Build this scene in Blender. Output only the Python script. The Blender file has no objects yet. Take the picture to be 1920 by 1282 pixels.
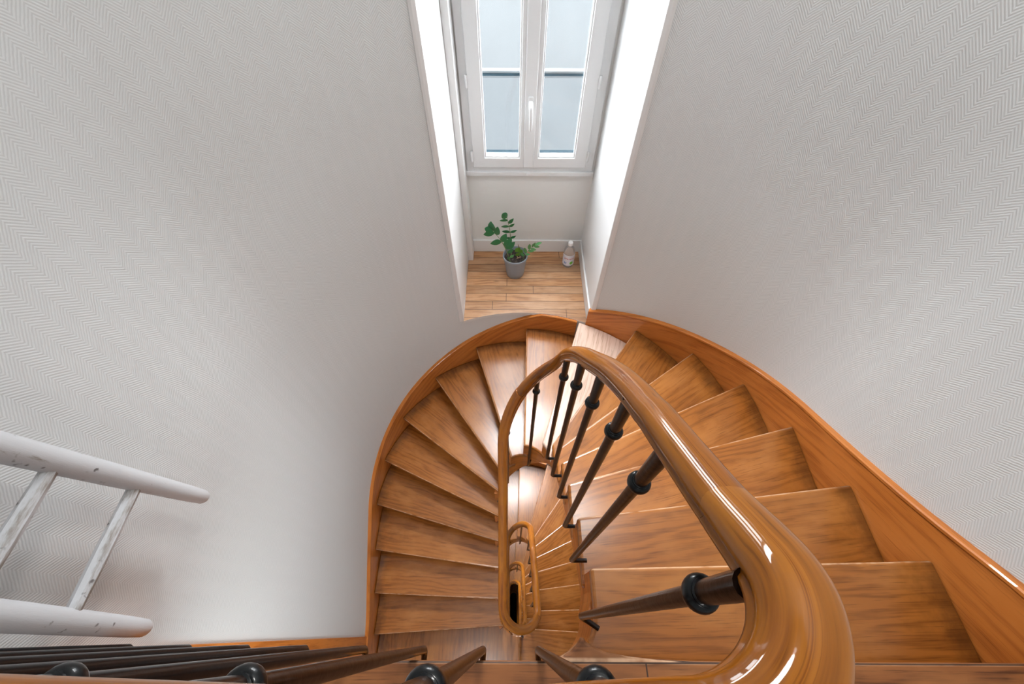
import bpy, bmesh, math, random
from mathutils import Vector, Matrix
random.seed(7)
PI = math.pi
scene = bpy.context.scene
COL = scene.collection

# ------------------------------------------------------------------ camera
F_PX = 790.0
ALPHA = math.atan(540.0 / F_PX)          # angle between the view axis and straight down
ROLL = 0.005
CAM_Z = 1.15
fw = Vector((0, math.sin(ALPHA), -math.cos(ALPHA)))
up0 = Vector((0, math.cos(ALPHA), math.sin(ALPHA)))
rt0 = Vector((1, 0, 0))
rt = rt0 * math.cos(ROLL) + up0 * math.sin(ROLL)
up = up0 * math.cos(ROLL) - rt0 * math.sin(ROLL)
cd = bpy.data.cameras.new('camera')
cd.sensor_width = 36.0
cd.lens = F_PX / 1920.0 * 36.0
cd.clip_start = 0.01
cam = bpy.data.objects.new('camera', cd)
COL.objects.link(cam)
m = Matrix((rt, up, -fw)).transposed().to_4x4()
m.translation = Vector((0, 0, CAM_Z))
cam.matrix_world = m
scene.camera = cam

# ------------------------------------------------------------------ world, exposure
vs = scene.view_settings
vs.view_transform = 'Standard'
vs.look = 'None'
vs.gamma = 1.0
vs.exposure = 0.20
vs.use_curve_mapping = False
world = bpy.data.worlds.new('sky')
scene.world = world
world.use_nodes = True
wn = world.node_tree
wn.nodes.clear()
wo = wn.nodes.new('ShaderNodeOutputWorld')
wb = wn.nodes.new('ShaderNodeBackground')
wb.inputs['Color'].default_value = (0.97, 0.985, 1.0, 1)
wb.inputs['Strength'].default_value = 19.0
wn.links.new(wb.outputs[0], wo.inputs[0])
cy = scene.cycles
cy.max_bounces = 10
cy.diffuse_bounces = 6
cy.glossy_bounces = 4
cy.transmission_bounces = 8
cy.transparent_max_bounces = 10
cy.sample_clamp_indirect = 25.0
cy.caustics_reflective = False
cy.caustics_refractive = False
cy.use_denoising = True

STOREY = 3.06
NST = 5
RISE = 0.17
LAMP_XYZ = (0.62, 1.0, 2.36)
LAMP_W = 16.0
RECESS_FILL_W = 27.0
CEIL_Z = 3.9
FILL_SKYLIGHT = (-0.85, 1.00, -0.75, 1.45)   # added skylight for fill light, out of view: x0, x1, y0, y1
NICHE_X0, NICHE_X1 = -0.34, 0.53
NICHE_YB = 2.475
NICHE_Z = -1.19
WIN_X0, WIN_X1, WIN_Z0, WIN_Z1 = -0.296, 0.515, -0.49, 0.98


def area(name, loc, size, energy, color, rot=(0, 0, 0), shape='DISK', sy=None, portal=False):
    l = bpy.data.lights.new(name, 'AREA')
    l.shape = shape
    l.size = size
    if sy:
        l.size_y = sy
    l.energy = energy
    l.color = color
    if portal:
        l.cycles.is_portal = True
    o = bpy.data.objects.new(name, l)
    o.location = loc
    o.rotation_euler = rot
    COL.objects.link(o)
    return o


area('landing_fill_light', (0.10, -0.95, 2.30), 0.5, 9.0, (1.0, 0.99, 0.98), (math.radians(25), 0, 0))  # unseen lamp added over the landing to even out the far walls
area('ceiling_lamp_light', LAMP_XYZ, 0.30, LAMP_W, (1.0, 0.985, 0.96))
for i in range(NST - 1):
    dz = -STOREY * i
    area('window_daylight_portal', (0.11, NICHE_YB + 0.09, 0.25 + dz), 0.81, 1, (1, 1, 1),
         (PI / 2, 0, PI), 'RECTANGLE', 1.50, True)
    o = COL.objects[-1]
    o.rotation_euler = (-PI / 2, 0, 0)
    # unseen fill lamp added in the recess head to brighten the treads
    area('recess_fill_light', (0.095, 2.12, 1.045 + dz), 0.62, RECESS_FILL_W, (0.97, 0.985, 1.0), (-math.radians(44), 0, 0), 'RECTANGLE', 0.34)
    COL.objects[-1].data.spread = math.radians(95)
    area('under_landing_fill_light', (-0.35, -0.55, -0.36 + dz), 0.5, 12.0, (1.0, 0.99, 0.98))  # unseen lamp added below each landing to lift the lower left wall


area('skylight_fill_light', ((FILL_SKYLIGHT[0] + FILL_SKYLIGHT[1]) / 2, (FILL_SKYLIGHT[2] + FILL_SKYLIGHT[3]) / 2, CEIL_Z - .02), FILL_SKYLIGHT[1] - FILL_SKYLIGHT[0], 13.0, (1.0, 1.0, 1.0), (0, 0, 0), 'RECTANGLE', FILL_SKYLIGHT[3] - FILL_SKYLIGHT[2])  # skylight added overhead as soft fill for the walls


# ------------------------------------------------------------------ material helpers
def new_mat(name):
    mt = bpy.data.materials.new(name)
    mt.use_nodes = True
    nt = mt.node_tree
    nt.nodes.clear()
    out = nt.nodes.new('ShaderNodeOutputMaterial')
    bs = nt.nodes.new('ShaderNodeBsdfPrincipled')
    nt.links.new(bs.outputs[0], out.inputs[0])
    return mt, nt, bs, out


def N(nt, typ, ins=None, **kw):
    n = nt.nodes.new(typ)
    for k, v in kw.items():
        setattr(n, k, v)
    if ins:
        for k, v in ins.items():
            if isinstance(v, bpy.types.NodeSocket):
                nt.links.new(v, n.inputs[k])
            else:
                n.inputs[k].default_value = v
    return n


def M_(nt, op, a, b=None, c=None):
    n = nt.nodes.new('ShaderNodeMath')
    n.operation = op
    for i, v in enumerate((a, b, c)):
        if v is None:
            continue
        if isinstance(v, bpy.types.NodeSocket):
            nt.links.new(v, n.inputs[i])
        else:
            n.inputs[i].default_value = v
    return n.outputs[0]


def mixc(nt, fac, a, b, blend='MIX'):
    n = nt.nodes.new('ShaderNodeMix')
    n.data_type = 'RGBA'
    n.blend_type = blend
    for idx, v in ((0, fac), (6, a), (7, b)):
        if isinstance(v, bpy.types.NodeSocket):
            nt.links.new(v, n.inputs[idx])
        elif idx == 0:
            n.inputs[0].default_value = v
        else:
            n.inputs[idx].default_value = (v[0], v[1], v[2], 1)
    return n.outputs[2]


def ramp(nt, fac, p0, p1):
    n = nt.nodes.new('ShaderNodeMapRange')
    n.interpolation_type = 'SMOOTHSTEP'
    nt.links.new(fac, n.inputs[0])
    n.inputs[1].default_value = p0
    n.inputs[2].default_value = p1
    return n.outputs[0]


def plain(name, col, rough=0.5, metal=0.0, spec=0.5, bump=0.0, bscale=60, coat=0.0, var=0.0):
    mt, nt, bs, out = new_mat(name)
    bs.inputs['Base Color'].default_value = (*col, 1)
    bs.inputs['Roughness'].default_value = rough
    bs.inputs['Metallic'].default_value = metal
    bs.inputs['Specular IOR Level'].default_value = spec
    bs.inputs['Coat Weight'].default_value = coat
    if bump or var:
        tc = N(nt, 'ShaderNodeTexCoord')
        no = N(nt, 'ShaderNodeTexNoise', {'Vector': tc.outputs['Object'], 'Scale': bscale, 'Detail': 4.0})
        if bump:
            bp = N(nt, 'ShaderNodeBump', {'Height': no.outputs[0], 'Strength': bump, 'Distance': 0.002})
            nt.links.new(bp.outputs[0], bs.inputs['Normal'])
        if var:
            c = mixc(nt, no.outputs[0], [x * (1 - var) for x in col], [min(1, x * (1 + var)) for x in col])
            nt.links.new(c, bs.inputs['Base Color'])
    return mt


def wood(name, dark, mid, light, rough=0.35, coat=0.3, grain=1.0, board=None, stains=0.0, rnd=0.12, coat_rough=0.12, spec=0.5, ends=False, edge_v=None):
    """varnished wood; grain runs along U (metres)."""
    mt, nt, bs, out = new_mat(name)
    tc = N(nt, 'ShaderNodeTexCoord')
    oi = N(nt, 'ShaderNodeObjectInfo')
    sep = N(nt, 'ShaderNodeSeparateXYZ', {'Vector': tc.outputs['UV']})
    off = M_(nt, 'MULTIPLY', oi.outputs['Random'], 37.0)
    u = M_(nt, 'ADD', sep.outputs[0], off)
    v = sep.outputs[1]
    brnd = None
    if board:
        pitch, phase = board
        w = M_(nt, 'DIVIDE', M_(nt, 'SUBTRACT', v, phase), pitch)
        bi = M_(nt, 'FLOOR', w)
        fr = M_(nt, 'FRACT', w)
        wn_ = N(nt, 'ShaderNodeTexWhiteNoise', {'W': bi}, noise_dimensions='1D')
        brnd = wn_.outputs[0]
        u = M_(nt, 'ADD', u, M_(nt, 'MULTIPLY', brnd, 19.0))
        # end joints
        ju = M_(nt, 'FRACT', M_(nt, 'DIVIDE', u, 1.15))
    vec = N(nt, 'ShaderNodeCombineXYZ', {'X': u, 'Y': v, 'Z': off})
    lo = N(nt, 'ShaderNodeMapping', {'Vector': vec.outputs[0], 'Scale': (1.6, 9.0, 1.0)})
    n1 = N(nt, 'ShaderNodeTexNoise', {'Vector': lo.outputs[0], 'Scale': 1.0 * grain, 'Detail': 3.0, 'Roughness': 0.55})
    rings = M_(nt, 'SINE', M_(nt, 'ADD', M_(nt, 'MULTIPLY', v, 190.0 * grain), M_(nt, 'MULTIPLY', n1.outputs[0], 34.0)))
    rings = M_(nt, 'MULTIPLY_ADD', rings, 0.5, 0.5)
    hi = N(nt, 'ShaderNodeMapping', {'Vector': vec.outputs[0], 'Scale': (9.0, 260.0, 1.0)})
    n2 = N(nt, 'ShaderNodeTexNoise', {'Vector': hi.outputs[0], 'Scale': 1.0, 'Detail': 3.0, 'Roughness': 0.6})
    blot = N(nt, 'ShaderNodeMapping', {'Vector': vec.outputs[0], 'Scale': (3.0, 7.0, 1.0)})
    n3 = N(nt, 'ShaderNodeTexNoise', {'Vector': blot.outputs[0], 'Scale': 1.0, 'Detail': 4.0, 'Roughness': 0.6})
    g = M_(nt, 'ADD', M_(nt, 'MULTIPLY', rings, 0.30), M_(nt, 'MULTIPLY', n2.outputs[0], 0.70))
    c = mixc(nt, ramp(nt, g, 0.25, 0.62), dark, mid)
    c = mixc(nt, M_(nt, 'MULTIPLY', ramp(nt, n3.outputs[0], 0.42, 0.70), 0.75), c, light)
    pores = ramp(nt, n2.outputs[0], 0.30, 0.42)
    c = mixc(nt, M_(nt, 'MULTIPLY', M_(nt, 'SUBTRACT', 1.0, pores), 0.45), c, [x * 0.45 for x in dark])
    # knots
    kv = N(nt, 'ShaderNodeMapping', {'Vector': vec.outputs[0], 'Scale': (2.3, 6.0, 1.0)})
    vo = N(nt, 'ShaderNodeTexVoronoi', {'Vector': kv.outputs[0], 'Scale': 1.0})
    kn = M_(nt, 'SUBTRACT', 1.0, ramp(nt, vo.outputs['Distance'], 0.02, 0.085))
    c = mixc(nt, M_(nt, 'MULTIPLY', kn, 0.6), c, [x * 0.35 for x in dark])
    if stains:
        sn = N(nt, 'ShaderNodeTexNoise', {'Vector': vec.outputs[0], 'Scale': 5.0, 'Detail': 6.0, 'Roughness': 0.65})
        c = mixc(nt, M_(nt, 'MULTIPLY', ramp(nt, sn.outputs[0], 0.52, 0.70), stains), c, [x * 0.4 for x in dark])
    if edge_v is not None:
        dv = M_(nt, 'ABSOLUTE', M_(nt, 'SUBTRACT', v, edge_v))
        wn1 = N(nt, 'ShaderNodeTexNoise', {'Vector': vec.outputs[0], 'Scale': 20.0, 'Detail': 3.0})
        wm = M_(nt, 'MULTIPLY', M_(nt, 'SUBTRACT', 1.0, ramp(nt, dv, 0.002, 0.0075)), ramp(nt, wn1.outputs[0], 0.25, 0.6))
        c = mixc(nt, M_(nt, 'MULTIPLY', wm, 0.75), c, (0.66, 0.42, 0.26))
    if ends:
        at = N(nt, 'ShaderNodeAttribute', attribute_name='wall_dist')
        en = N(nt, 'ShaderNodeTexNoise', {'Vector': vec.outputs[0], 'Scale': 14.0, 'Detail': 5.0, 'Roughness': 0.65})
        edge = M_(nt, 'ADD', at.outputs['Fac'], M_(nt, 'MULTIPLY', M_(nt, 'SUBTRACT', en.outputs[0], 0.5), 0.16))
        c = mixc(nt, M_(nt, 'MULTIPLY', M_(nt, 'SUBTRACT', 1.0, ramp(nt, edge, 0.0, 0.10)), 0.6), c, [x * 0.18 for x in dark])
    tone = M_(nt, 'MULTIPLY_ADD', oi.outputs['Random'], 2 * rnd, 1.0 - rnd)
    if brnd is not None:
        tone = M_(nt, 'MULTIPLY', tone, M_(nt, 'MULTIPLY_ADD', brnd, 0.36, 0.82))
    hsv = N(nt, 'ShaderNodeHueSaturation', {'Color': c, 'Value': tone})
    c = hsv.outputs[0]
    if board:
        gap = M_(nt, 'MULTIPLY', M_(nt, 'MINIMUM', fr, M_(nt, 'SUBTRACT', 1.0, fr)), board[0])
        jg = M_(nt, 'MULTIPLY', M_(nt, 'MINIMUM', ju, M_(nt, 'SUBTRACT', 1.0, ju)), 1.15)
        gg = M_(nt, 'MINIMUM', gap, jg)
        gm = M_(nt, 'SUBTRACT', 1.0, ramp(nt, gg, 0.0008, 0.0024))
        c = mixc(nt, gm, c, (0.04, 0.018, 0.010))
    nt.links.new(c, bs.inputs['Base Color'])
    bs.inputs['Roughness'].default_value = rough
    bs.inputs['Specular IOR Level'].default_value = spec
    rr = M_(nt, 'MULTIPLY_ADD', n3.outputs[0], 0.22, rough - 0.11)
    nt.links.new(rr, bs.inputs['Roughness'])
    bs.inputs['Coat Weight'].default_value = coat
    bs.inputs['Coat Roughness'].default_value = coat_rough
    bp = N(nt, 'ShaderNodeBump', {'Height': n2.outputs[0], 'Strength': 0.12, 'Distance': 0.001})
    nt.links.new(bp.outputs[0], bs.inputs['Normal'])
    return mt


def wallpaper(name):
    """embossed herringbone: vertical strips 37 mm wide, ribs at 45 degrees, UV in metres."""
    mt, nt, bs, out = new_mat(name)
    tc = N(nt, 'ShaderNodeTexCoord')
    sep = N(nt, 'ShaderNodeSeparateXYZ', {'Vector': tc.outputs['UV']})
    nz = N(nt, 'ShaderNodeTexNoise', {'Vector': tc.outputs['UV'], 'Scale': 70.0, 'Detail': 3.0})
    wob = M_(nt, 'MULTIPLY_ADD', nz.outputs[0], 0.0024, -0.0012)
    u = M_(nt, 'ADD', sep.outputs[0], wob)
    v = sep.outputs[1]
    tri = M_(nt, 'PINGPONG', u, 0.037)
    ph = M_(nt, 'DIVIDE', M_(nt, 'ADD', M_(nt, 'ADD', v, tri), wob), 0.0090)
    s = M_(nt, 'MULTIPLY_ADD', M_(nt, 'SINE', M_(nt, 'MULTIPLY', ph, 2 * PI)), 0.5, 0.5)
    fine = N(nt, 'ShaderNodeTexNoise', {'Vector': tc.outputs['UV'], 'Scale': 420.0, 'Detail': 2.0})
    hgt = M_(nt, 'ADD', s, M_(nt, 'MULTIPLY', fine.outputs[0], 0.35))
    big = N(nt, 'ShaderNodeTexNoise', {'Vector': tc.outputs['UV'], 'Scale': 1.1, 'Detail': 3.0})
    ribs = ramp(nt, s, 0.05, 0.75)
    c = mixc(nt, ribs, (0.580, 0.600, 0.604), (0.684, 0.708, 0.714))
    c = mixc(nt, M_(nt, 'MULTIPLY', big.outputs[0], 0.10), c, (0.55, 0.55, 0.55))
    nt.links.new(c, bs.inputs['Base Color'])
    bs.inputs['Roughness'].default_value = 0.62
    bs.inputs['Specular IOR Level'].default_value = 0.3
    bp = N(nt, 'ShaderNodeBump', {'Height': hgt, 'Strength': 0.5, 'Distance': 0.0009})
    nt.links.new(bp.outputs[0], bs.inputs['Normal'])
    return mt


MW = {}
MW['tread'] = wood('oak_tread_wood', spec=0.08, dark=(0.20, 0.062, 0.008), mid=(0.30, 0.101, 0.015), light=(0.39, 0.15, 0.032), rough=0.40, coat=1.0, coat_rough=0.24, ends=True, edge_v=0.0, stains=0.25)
MW['riser'] = wood('riser_wood', (0.16, 0.055, 0.018), (0.27, 0.105, 0.034), (0.33, 0.14, 0.05), rough=0.45, coat=0.2)
MW['string'] = wood('stringer_wood', (0.36, 0.110, 0.020), (0.50, 0.165, 0.031), (0.56, 0.20, 0.045), spec=0.15, rough=0.42, coat=0.4, grain=0.6, rnd=0.05)
MW['rail'] = wood('handrail_wood', (0.17, 0.045, 0.004), (0.31, 0.098, 0.008), (0.40, 0.145, 0.014), spec=0.02, rough=0.30, coat=0.65, grain=0.5, rnd=0.17, coat_rough=0.05)
MW['landing'] = wood('landing_floor_wood', (0.085, 0.026, 0.007), (0.19, 0.065, 0.018), (0.26, 0.10, 0.03), rough=0.55, coat=0.0, coat_rough=0.25, spec=0.3, board=(0.30, -0.358), stains=0.3, edge_v=-0.0545)
MW['pale_tread'] = wood('pale_tread_wood', (0.50, 0.34, 0.255), (0.64, 0.47, 0.38), (0.72, 0.57, 0.48), rough=0.42, spec=0.1, coat=0.9, coat_rough=0.22, ends=False, edge_v=0.0)
MW['niche_floor'] = wood('niche_floor_wood', (0.30, 0.135, 0.055), (0.46, 0.235, 0.105), (0.58, 0.35, 0.20), rough=0.45, coat=0.25, coat_rough=0.3, board=(0.0735, 1.954))
MW['edge'] = plain('worn_pale_nosing_edge', (0.52, 0.30, 0.15), 0.5, var=0.15)
MW['paper'] = wallpaper('herringbone_wallpaper')
MW['white'] = plain('white_satin_paint', (0.70, 0.70, 0.70), 0.45, bump=0.05)
MW['offwhite'] = plain('pale_grey_painted_wall', (0.70, 0.70, 0.685), 0.6, bump=0.25, bscale=25)
MW['pvc'] = plain('white_window_plastic', (0.66, 0.665, 0.67), 0.28)
MW['iron'] = plain('black_lacquered_iron', (0.004, 0.005, 0.006), 0.30, metal=0.0, spec=0.20, coat=0.25, bump=0.2, bscale=40)
MW['ironbrown'] = plain('brown_black_iron', (0.010, 0.004, 0.0025), 0.32, metal=0.0, spec=0.18, coat=0.2, bump=0.35, bscale=55)
MW['dark'] = plain('unlit_ground_floor', (0.012, 0.009, 0.008), 0.6)  # near-black colour stands in for the lack of light down there
MW['ceil'] = plain('ceiling_paint', (0.82, 0.82, 0.80), 0.7)


# ------------------------------------------------------------------ object helpers
def empty(name, loc=(0, 0, 0), rz=0.0):
    o = bpy.data.objects.new(name, None)
    o.location = loc
    o.rotation_euler = (0, 0, rz)
    o.empty_display_size = 0.1
    COL.objects.link(o)
    return o


def tag(o, label=None, cat=None, group=None, kind=None):
    if label:
        o['label'] = label
    if cat:
        o['category'] = cat
    if group:
        o['group'] = group
    if kind:
        o['kind'] = kind
    return o


def mk(name, verts, faces, mat, parent=None, uvs=None, smooth=False, bevel=0.0, segs=2, mats=None, fmat=None):
    """verts are world coordinates; the object's origin is put at the bottom centre."""
    lo = Vector((min(v[0] for v in verts), min(v[1] for v in verts), min(v[2] for v in verts)))
    hi = Vector((max(v[0] for v in verts), max(v[1] for v in verts), max(v[2] for v in verts)))
    org = Vector(((lo.x + hi.x) / 2, (lo.y + hi.y) / 2, lo.z))
    me = bpy.data.meshes.new(name)
    me.from_pydata([tuple(Vector(v) - org) for v in verts], [], faces)
    me.update()
    if uvs is not None:
        ul = me.uv_layers.new(name='UVMap')
        k = 0
        for p in me.polygons:
            for li in p.loop_indices:
                vi = me.loops[li].vertex_index
                w = uvs[vi] if not callable(uvs) else uvs(Vector(verts[vi]), p)
                ul.data[li].uv = (w[0], w[1])
    me.materials.append(mat)
    if mats:
        for q in mats:
            me.materials.append(q)
    if fmat:
        for p in me.polygons:
            p.material_index = fmat(p)
    if smooth:
        for p in me.polygons:
            p.use_smooth = True
        me.set_sharp_from_angle(angle=math.radians(55))
    o = bpy.data.objects.new(name, me)
    COL.objects.link(o)
    if parent:
        o.parent = parent
        pl = Vector(parent.get('org', (0, 0, 0))) if parent.get('org') is not None else parent_org(parent)
        o.location = org - pl
    else:
        o.location = org
    o['_o'] = tuple(org)
    if bevel:
        b = o.modifiers.new('bevel', 'BEVEL')
        b.width = bevel
        b.segments = segs
        b.limit_method = 'ANGLE'
        b.angle_limit = math.radians(40)
    return o


def parent_org(p):
    v = Vector((0, 0, 0))
    while p:
        v += p.location
        p = p.parent
    return v


def fix_normals(o):
    bm = bmesh.new()
    bm.from_mesh(o.data)
    bmesh.ops.recalc_face_normals(bm, faces=bm.faces)
    bm.to_mesh(o.data)
    bm.free()
    return o


def box(name, x0, x1, y0, y1, z0, z1, mat, parent=None, bevel=0.0, uv='x', segs=2):
    vs_ = [(x, y, z) for x in (x0, x1) for y in (y0, y1) for z in (z0, z1)]
    fs = [(0, 1, 3, 2), (4, 6, 7, 5), (0, 4, 5, 1), (2, 3, 7, 6), (0, 2, 6, 4), (1, 5, 7, 3)]

    def uvf(v, p):
        n = p.normal
        if abs(n.z) > .5:
            return (v.x, v.y) if uv == 'x' else (v.y, v.x)
        if abs(n.y) > .5:
            return (v.x, v.z) if uv != 'z' else (v.z, v.x)
        return (v.y, v.z) if uv != 'z' else (v.z, v.y)
    return mk(name, vs_, fs, mat, parent, uvf, bevel=bevel, segs=segs)


def sweep(name, profile, pts, mat, parent=None, closed_profile=True, smooth=True, frames=None, cap=True, bevel=0.0, u0=0.0, flat=False, scale=None):
    """profile: list of (side, up). pts: world centre points. Section stays perpendicular to the path."""
    n = len(pts)
    m_ = len(profile)
    vs_, uv = [], []
    per = [0.0]
    for j in range(1, m_):
        per.append(per[-1] + math.dist(profile[j], profile[j - 1]))
    L = u0
    for i, p in enumerate(pts):
        p = Vector(p)
        a = Vector(pts[max(0, i - 1)])
        b = Vector(pts[min(n - 1, i + 1)])
        t = (b - a).normalized()
        if frames:
            side, upv = frames[i]
        else:
            side = Vector((t.y, -t.x, 0))
            if side.length < 1e-6:
                side = Vector((1, 0, 0))
            side.normalize()
            upv = Vector((0, 0, 1)) if flat else side.cross(t).normalized()
            if upv.z < 0:
                upv = -upv
        if i:
            L += (p - Vector(pts[i - 1])).length
        k_ = scale(p) if scale else 1.0
        for j, (s, q) in enumerate(profile):
            s, q = s * k_, q * k_
            vs_.append(p + side * s + upv * q)
            uv.append((L, per[j]))
    fs = []
    for i in range(n - 1):
        for j in range(m_ if closed_profile else m_ - 1):
            k = (j + 1) % m_
            fs.append((i * m_ + j, i * m_ + k, (i + 1) * m_ + k, (i + 1) * m_ + j))
    if cap:
        fs.append(tuple(range(m_)))
        fs.append(tuple(reversed(range((n - 1) * m_, n * m_))))
    o = mk(name, vs_, fs, mat, parent, uv, smooth=smooth, bevel=bevel)
    fix_normals(o)
    return o


def tube(name, pts, radii, mat, parent=None, seg=12, smooth=True):
    """round bar through pts with parallel-transported frame."""
    n = len(pts)
    pts = [Vector(p) for p in pts]
    if not hasattr(radii, '__len__'):
        radii = [radii] * n
    t0 = (pts[1] - pts[0]).normalized()
    a = Vector((1, 0, 0)) if abs(t0.x) < .9 else Vector((0, 1, 0))
    nrm = (a - t0 * a.dot(t0)).normalized()
    vs_, uv = [], []
    L = 0
    pt = t0
    for i, p in enumerate(pts):
        t = (pts[min(n - 1, i + 1)] - pts[max(0, i - 1)]).normalized()
        nrm = (nrm - t * nrm.dot(t)).normalized()
        bn = t.cross(nrm)
        if i:
            L += (p - pts[i - 1]).length
        for j in range(seg):
            q = 2 * PI * j / seg
            vs_.append(p + (nrm * math.cos(q) + bn * math.sin(q)) * radii[i])
            uv.append((L, j / seg * 2 * PI * radii[i]))
    fs = [(i * seg + j, i * seg + (j + 1) % seg, (i + 1) * seg + (j + 1) % seg, (i + 1) * seg + j)
          for i in range(n - 1) for j in range(seg)]
    fs.append(tuple(reversed(range(seg))))
    fs.append(tuple(range((n - 1) * seg, n * seg)))
    o = mk(name, vs_, fs, mat, parent, uv, smooth=smooth)
    fix_normals(o)
    return o


def lathe(name, prof, loc, mat, parent=None, seg=32, smooth=True, close=True):
    """prof: list of (r, z)."""
    x, y, z0 = loc
    vs_, uv = [], []
    for (r, z) in prof:
        for j in range(seg):
            q = 2 * PI * j / seg
            vs_.append((x + r * math.cos(q), y + r * math.sin(q), z0 + z))
            uv.append((j / seg * 2 * PI * max(r, .01), z))
    n = len(prof)
    fs = [(i * seg + j, i * seg + (j + 1) % seg, (i + 1) * seg + (j + 1) % seg, (i + 1) * seg + j)
          for i in range(n - 1) for j in range(seg)]
    if close:
        fs.append(tuple(reversed(range(seg))))
        fs.append(tuple(range((n - 1) * seg, n * seg)))
    o = mk(name, vs_, fs, mat, parent, uv, smooth=smooth)
    fix_normals(o)
    return o


# ------------------------------------------------------------------ plan of the stair
OCX, OYC = 0.076, 0.73          # centre of the outer half circle
R_FACE, R_WALL = 1.110, 1.130
ICX = 0.07                      # centre line of the well
IY0, IY1 = 0.115, 0.79          # centres of the well's two half circles
RS = 0.15
S_STR = IY1 - IY0               # straight length 0.675
S_ARC = PI * RS
PERIOD = 2 * S_STR + 2 * S_ARC  # 2.292


def inner(s, w):
    """point at well parameter s (s equals Y on the right-hand straight of the first storey), half width w."""
    q = (s - IY0) % PERIOD
    if q < S_STR:
        return Vector((ICX + w, IY0 + q, 0))
    q -= S_STR
    if q < S_ARC:
        a = q / RS
        return Vector((ICX + w * math.cos(a), IY1 + w * math.sin(a), 0))
    q -= S_ARC
    if q < S_STR:
        return Vector((ICX - w, IY1 - q, 0))
    q -= S_STR
    a = PI + q / RS
    return Vector((ICX + w * math.cos(a), IY0 + w * math.sin(a), 0))


NS = [0.0, .143, .31, .47, .61, .73, .82, .905, 1.02, 1.10, 1.18, 1.26, 1.385, 1.52, 1.675, 1.86, 2.03, 2.172]


def s_nose(k):
    return NS[k % 18] + PERIOD * (k // 18)


def pitch(s):
    """height of the nosing line at s (z, first landing = 0)."""
    k = int(math.floor(s / PERIOD)) * 18
    while s_nose(k + 1) <= s:
        k += 1
    while s_nose(k) > s:
        k -= 1
    a, b = s_nose(k), s_nose(k + 1)
    return -RISE * (k + (s - a) / (b - a))


def pitch_s(s, w=0.11):
    t = 0.0
    n = 9
    for i in range(n):
        t += pitch(s + w * (2 * i / (n - 1) - 1))
    return t / n


# outer curve: t = 0 at Y=-0.04 on the right, running away from the camera, round and back on the left
O_Y0 = -0.04
T1 = OYC - O_Y0
T2 = PI * R_FACE
NEAR_Y = -1.06
T3 = T1
T4 = O_Y0 - NEAR_Y
TW = 2 * R_FACE
T_ALL = T1 + T2 + T3 + T4 + TW + T4


def outer(t, R=R_FACE):
    t = t % T_ALL
    if t < T1:
        return Vector((OCX + R, O_Y0 + t, 0))
    t -= T1
    if t < T2:
        a = t / R_FACE
        return Vector((OCX + R * math.cos(a), OYC + R * math.sin(a), 0))
    t -= T2
    if t < T3 + T4:
        return Vector((OCX - R, OYC - t, 0))
    t -= T3 + T4
    if t < TW:
        return Vector((OCX - R_FACE + t, NEAR_Y - (R - R_FACE), 0))
    t -= TW
    return Vector((OCX + R, NEAR_Y + t, 0))


OPT = {1: (1.187, .167), 2: (1.187, .424), 3: (1.176, .715), 4: (1.147, 1.012), 5: (1.028, 1.304), 6: (.8, 1.595), 7: (.472, 1.787),
       8: (.106, 1.84), 9: (-.277, 1.786), 10: (-.612, 1.633), 11: (-.842, 1.35), 12: (-.971, 1.072), 13: (-1.025, .79),
       14: (-1.032, .5), 15: (-1.034, .225), 16: (-1.042, -.034)}


def t_of(p):
    x, y = p
    if y < OYC and x > 0:
        return y - O_Y0
    if y < OYC:
        return T1 + T2 + (OYC - y)
    return T1 + R_FACE * math.atan2(y - OYC, x - OCX)


NT = [0.0] + [t_of(OPT[k]) for k in range(1, 17)] + [T1 + T2 + T3 + T4 + 1.11]


def t_nose(k):
    return NT[k % 18] + T_ALL * (k // 18)


def opitch(t):
    k = 0
    while t_nose(k + 1) <= t:
        k += 1
    a, b = t_nose(k), t_nose(k + 1)
    return -RISE * (k + (t - a) / (b - a))


def opitch_s(t, w=0.16):
    return sum(opitch(max(0, t + w * (2 * i / 8 - 1))) for i in range(9)) / 9


# ------------------------------------------------------------------ staircase, one thing per storey
def frange(a, b, step):
    n = max(2, int(abs(b - a) / step) + 2)
    return [a + (b - a) * i / (n - 1) for i in range(n)]


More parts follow.
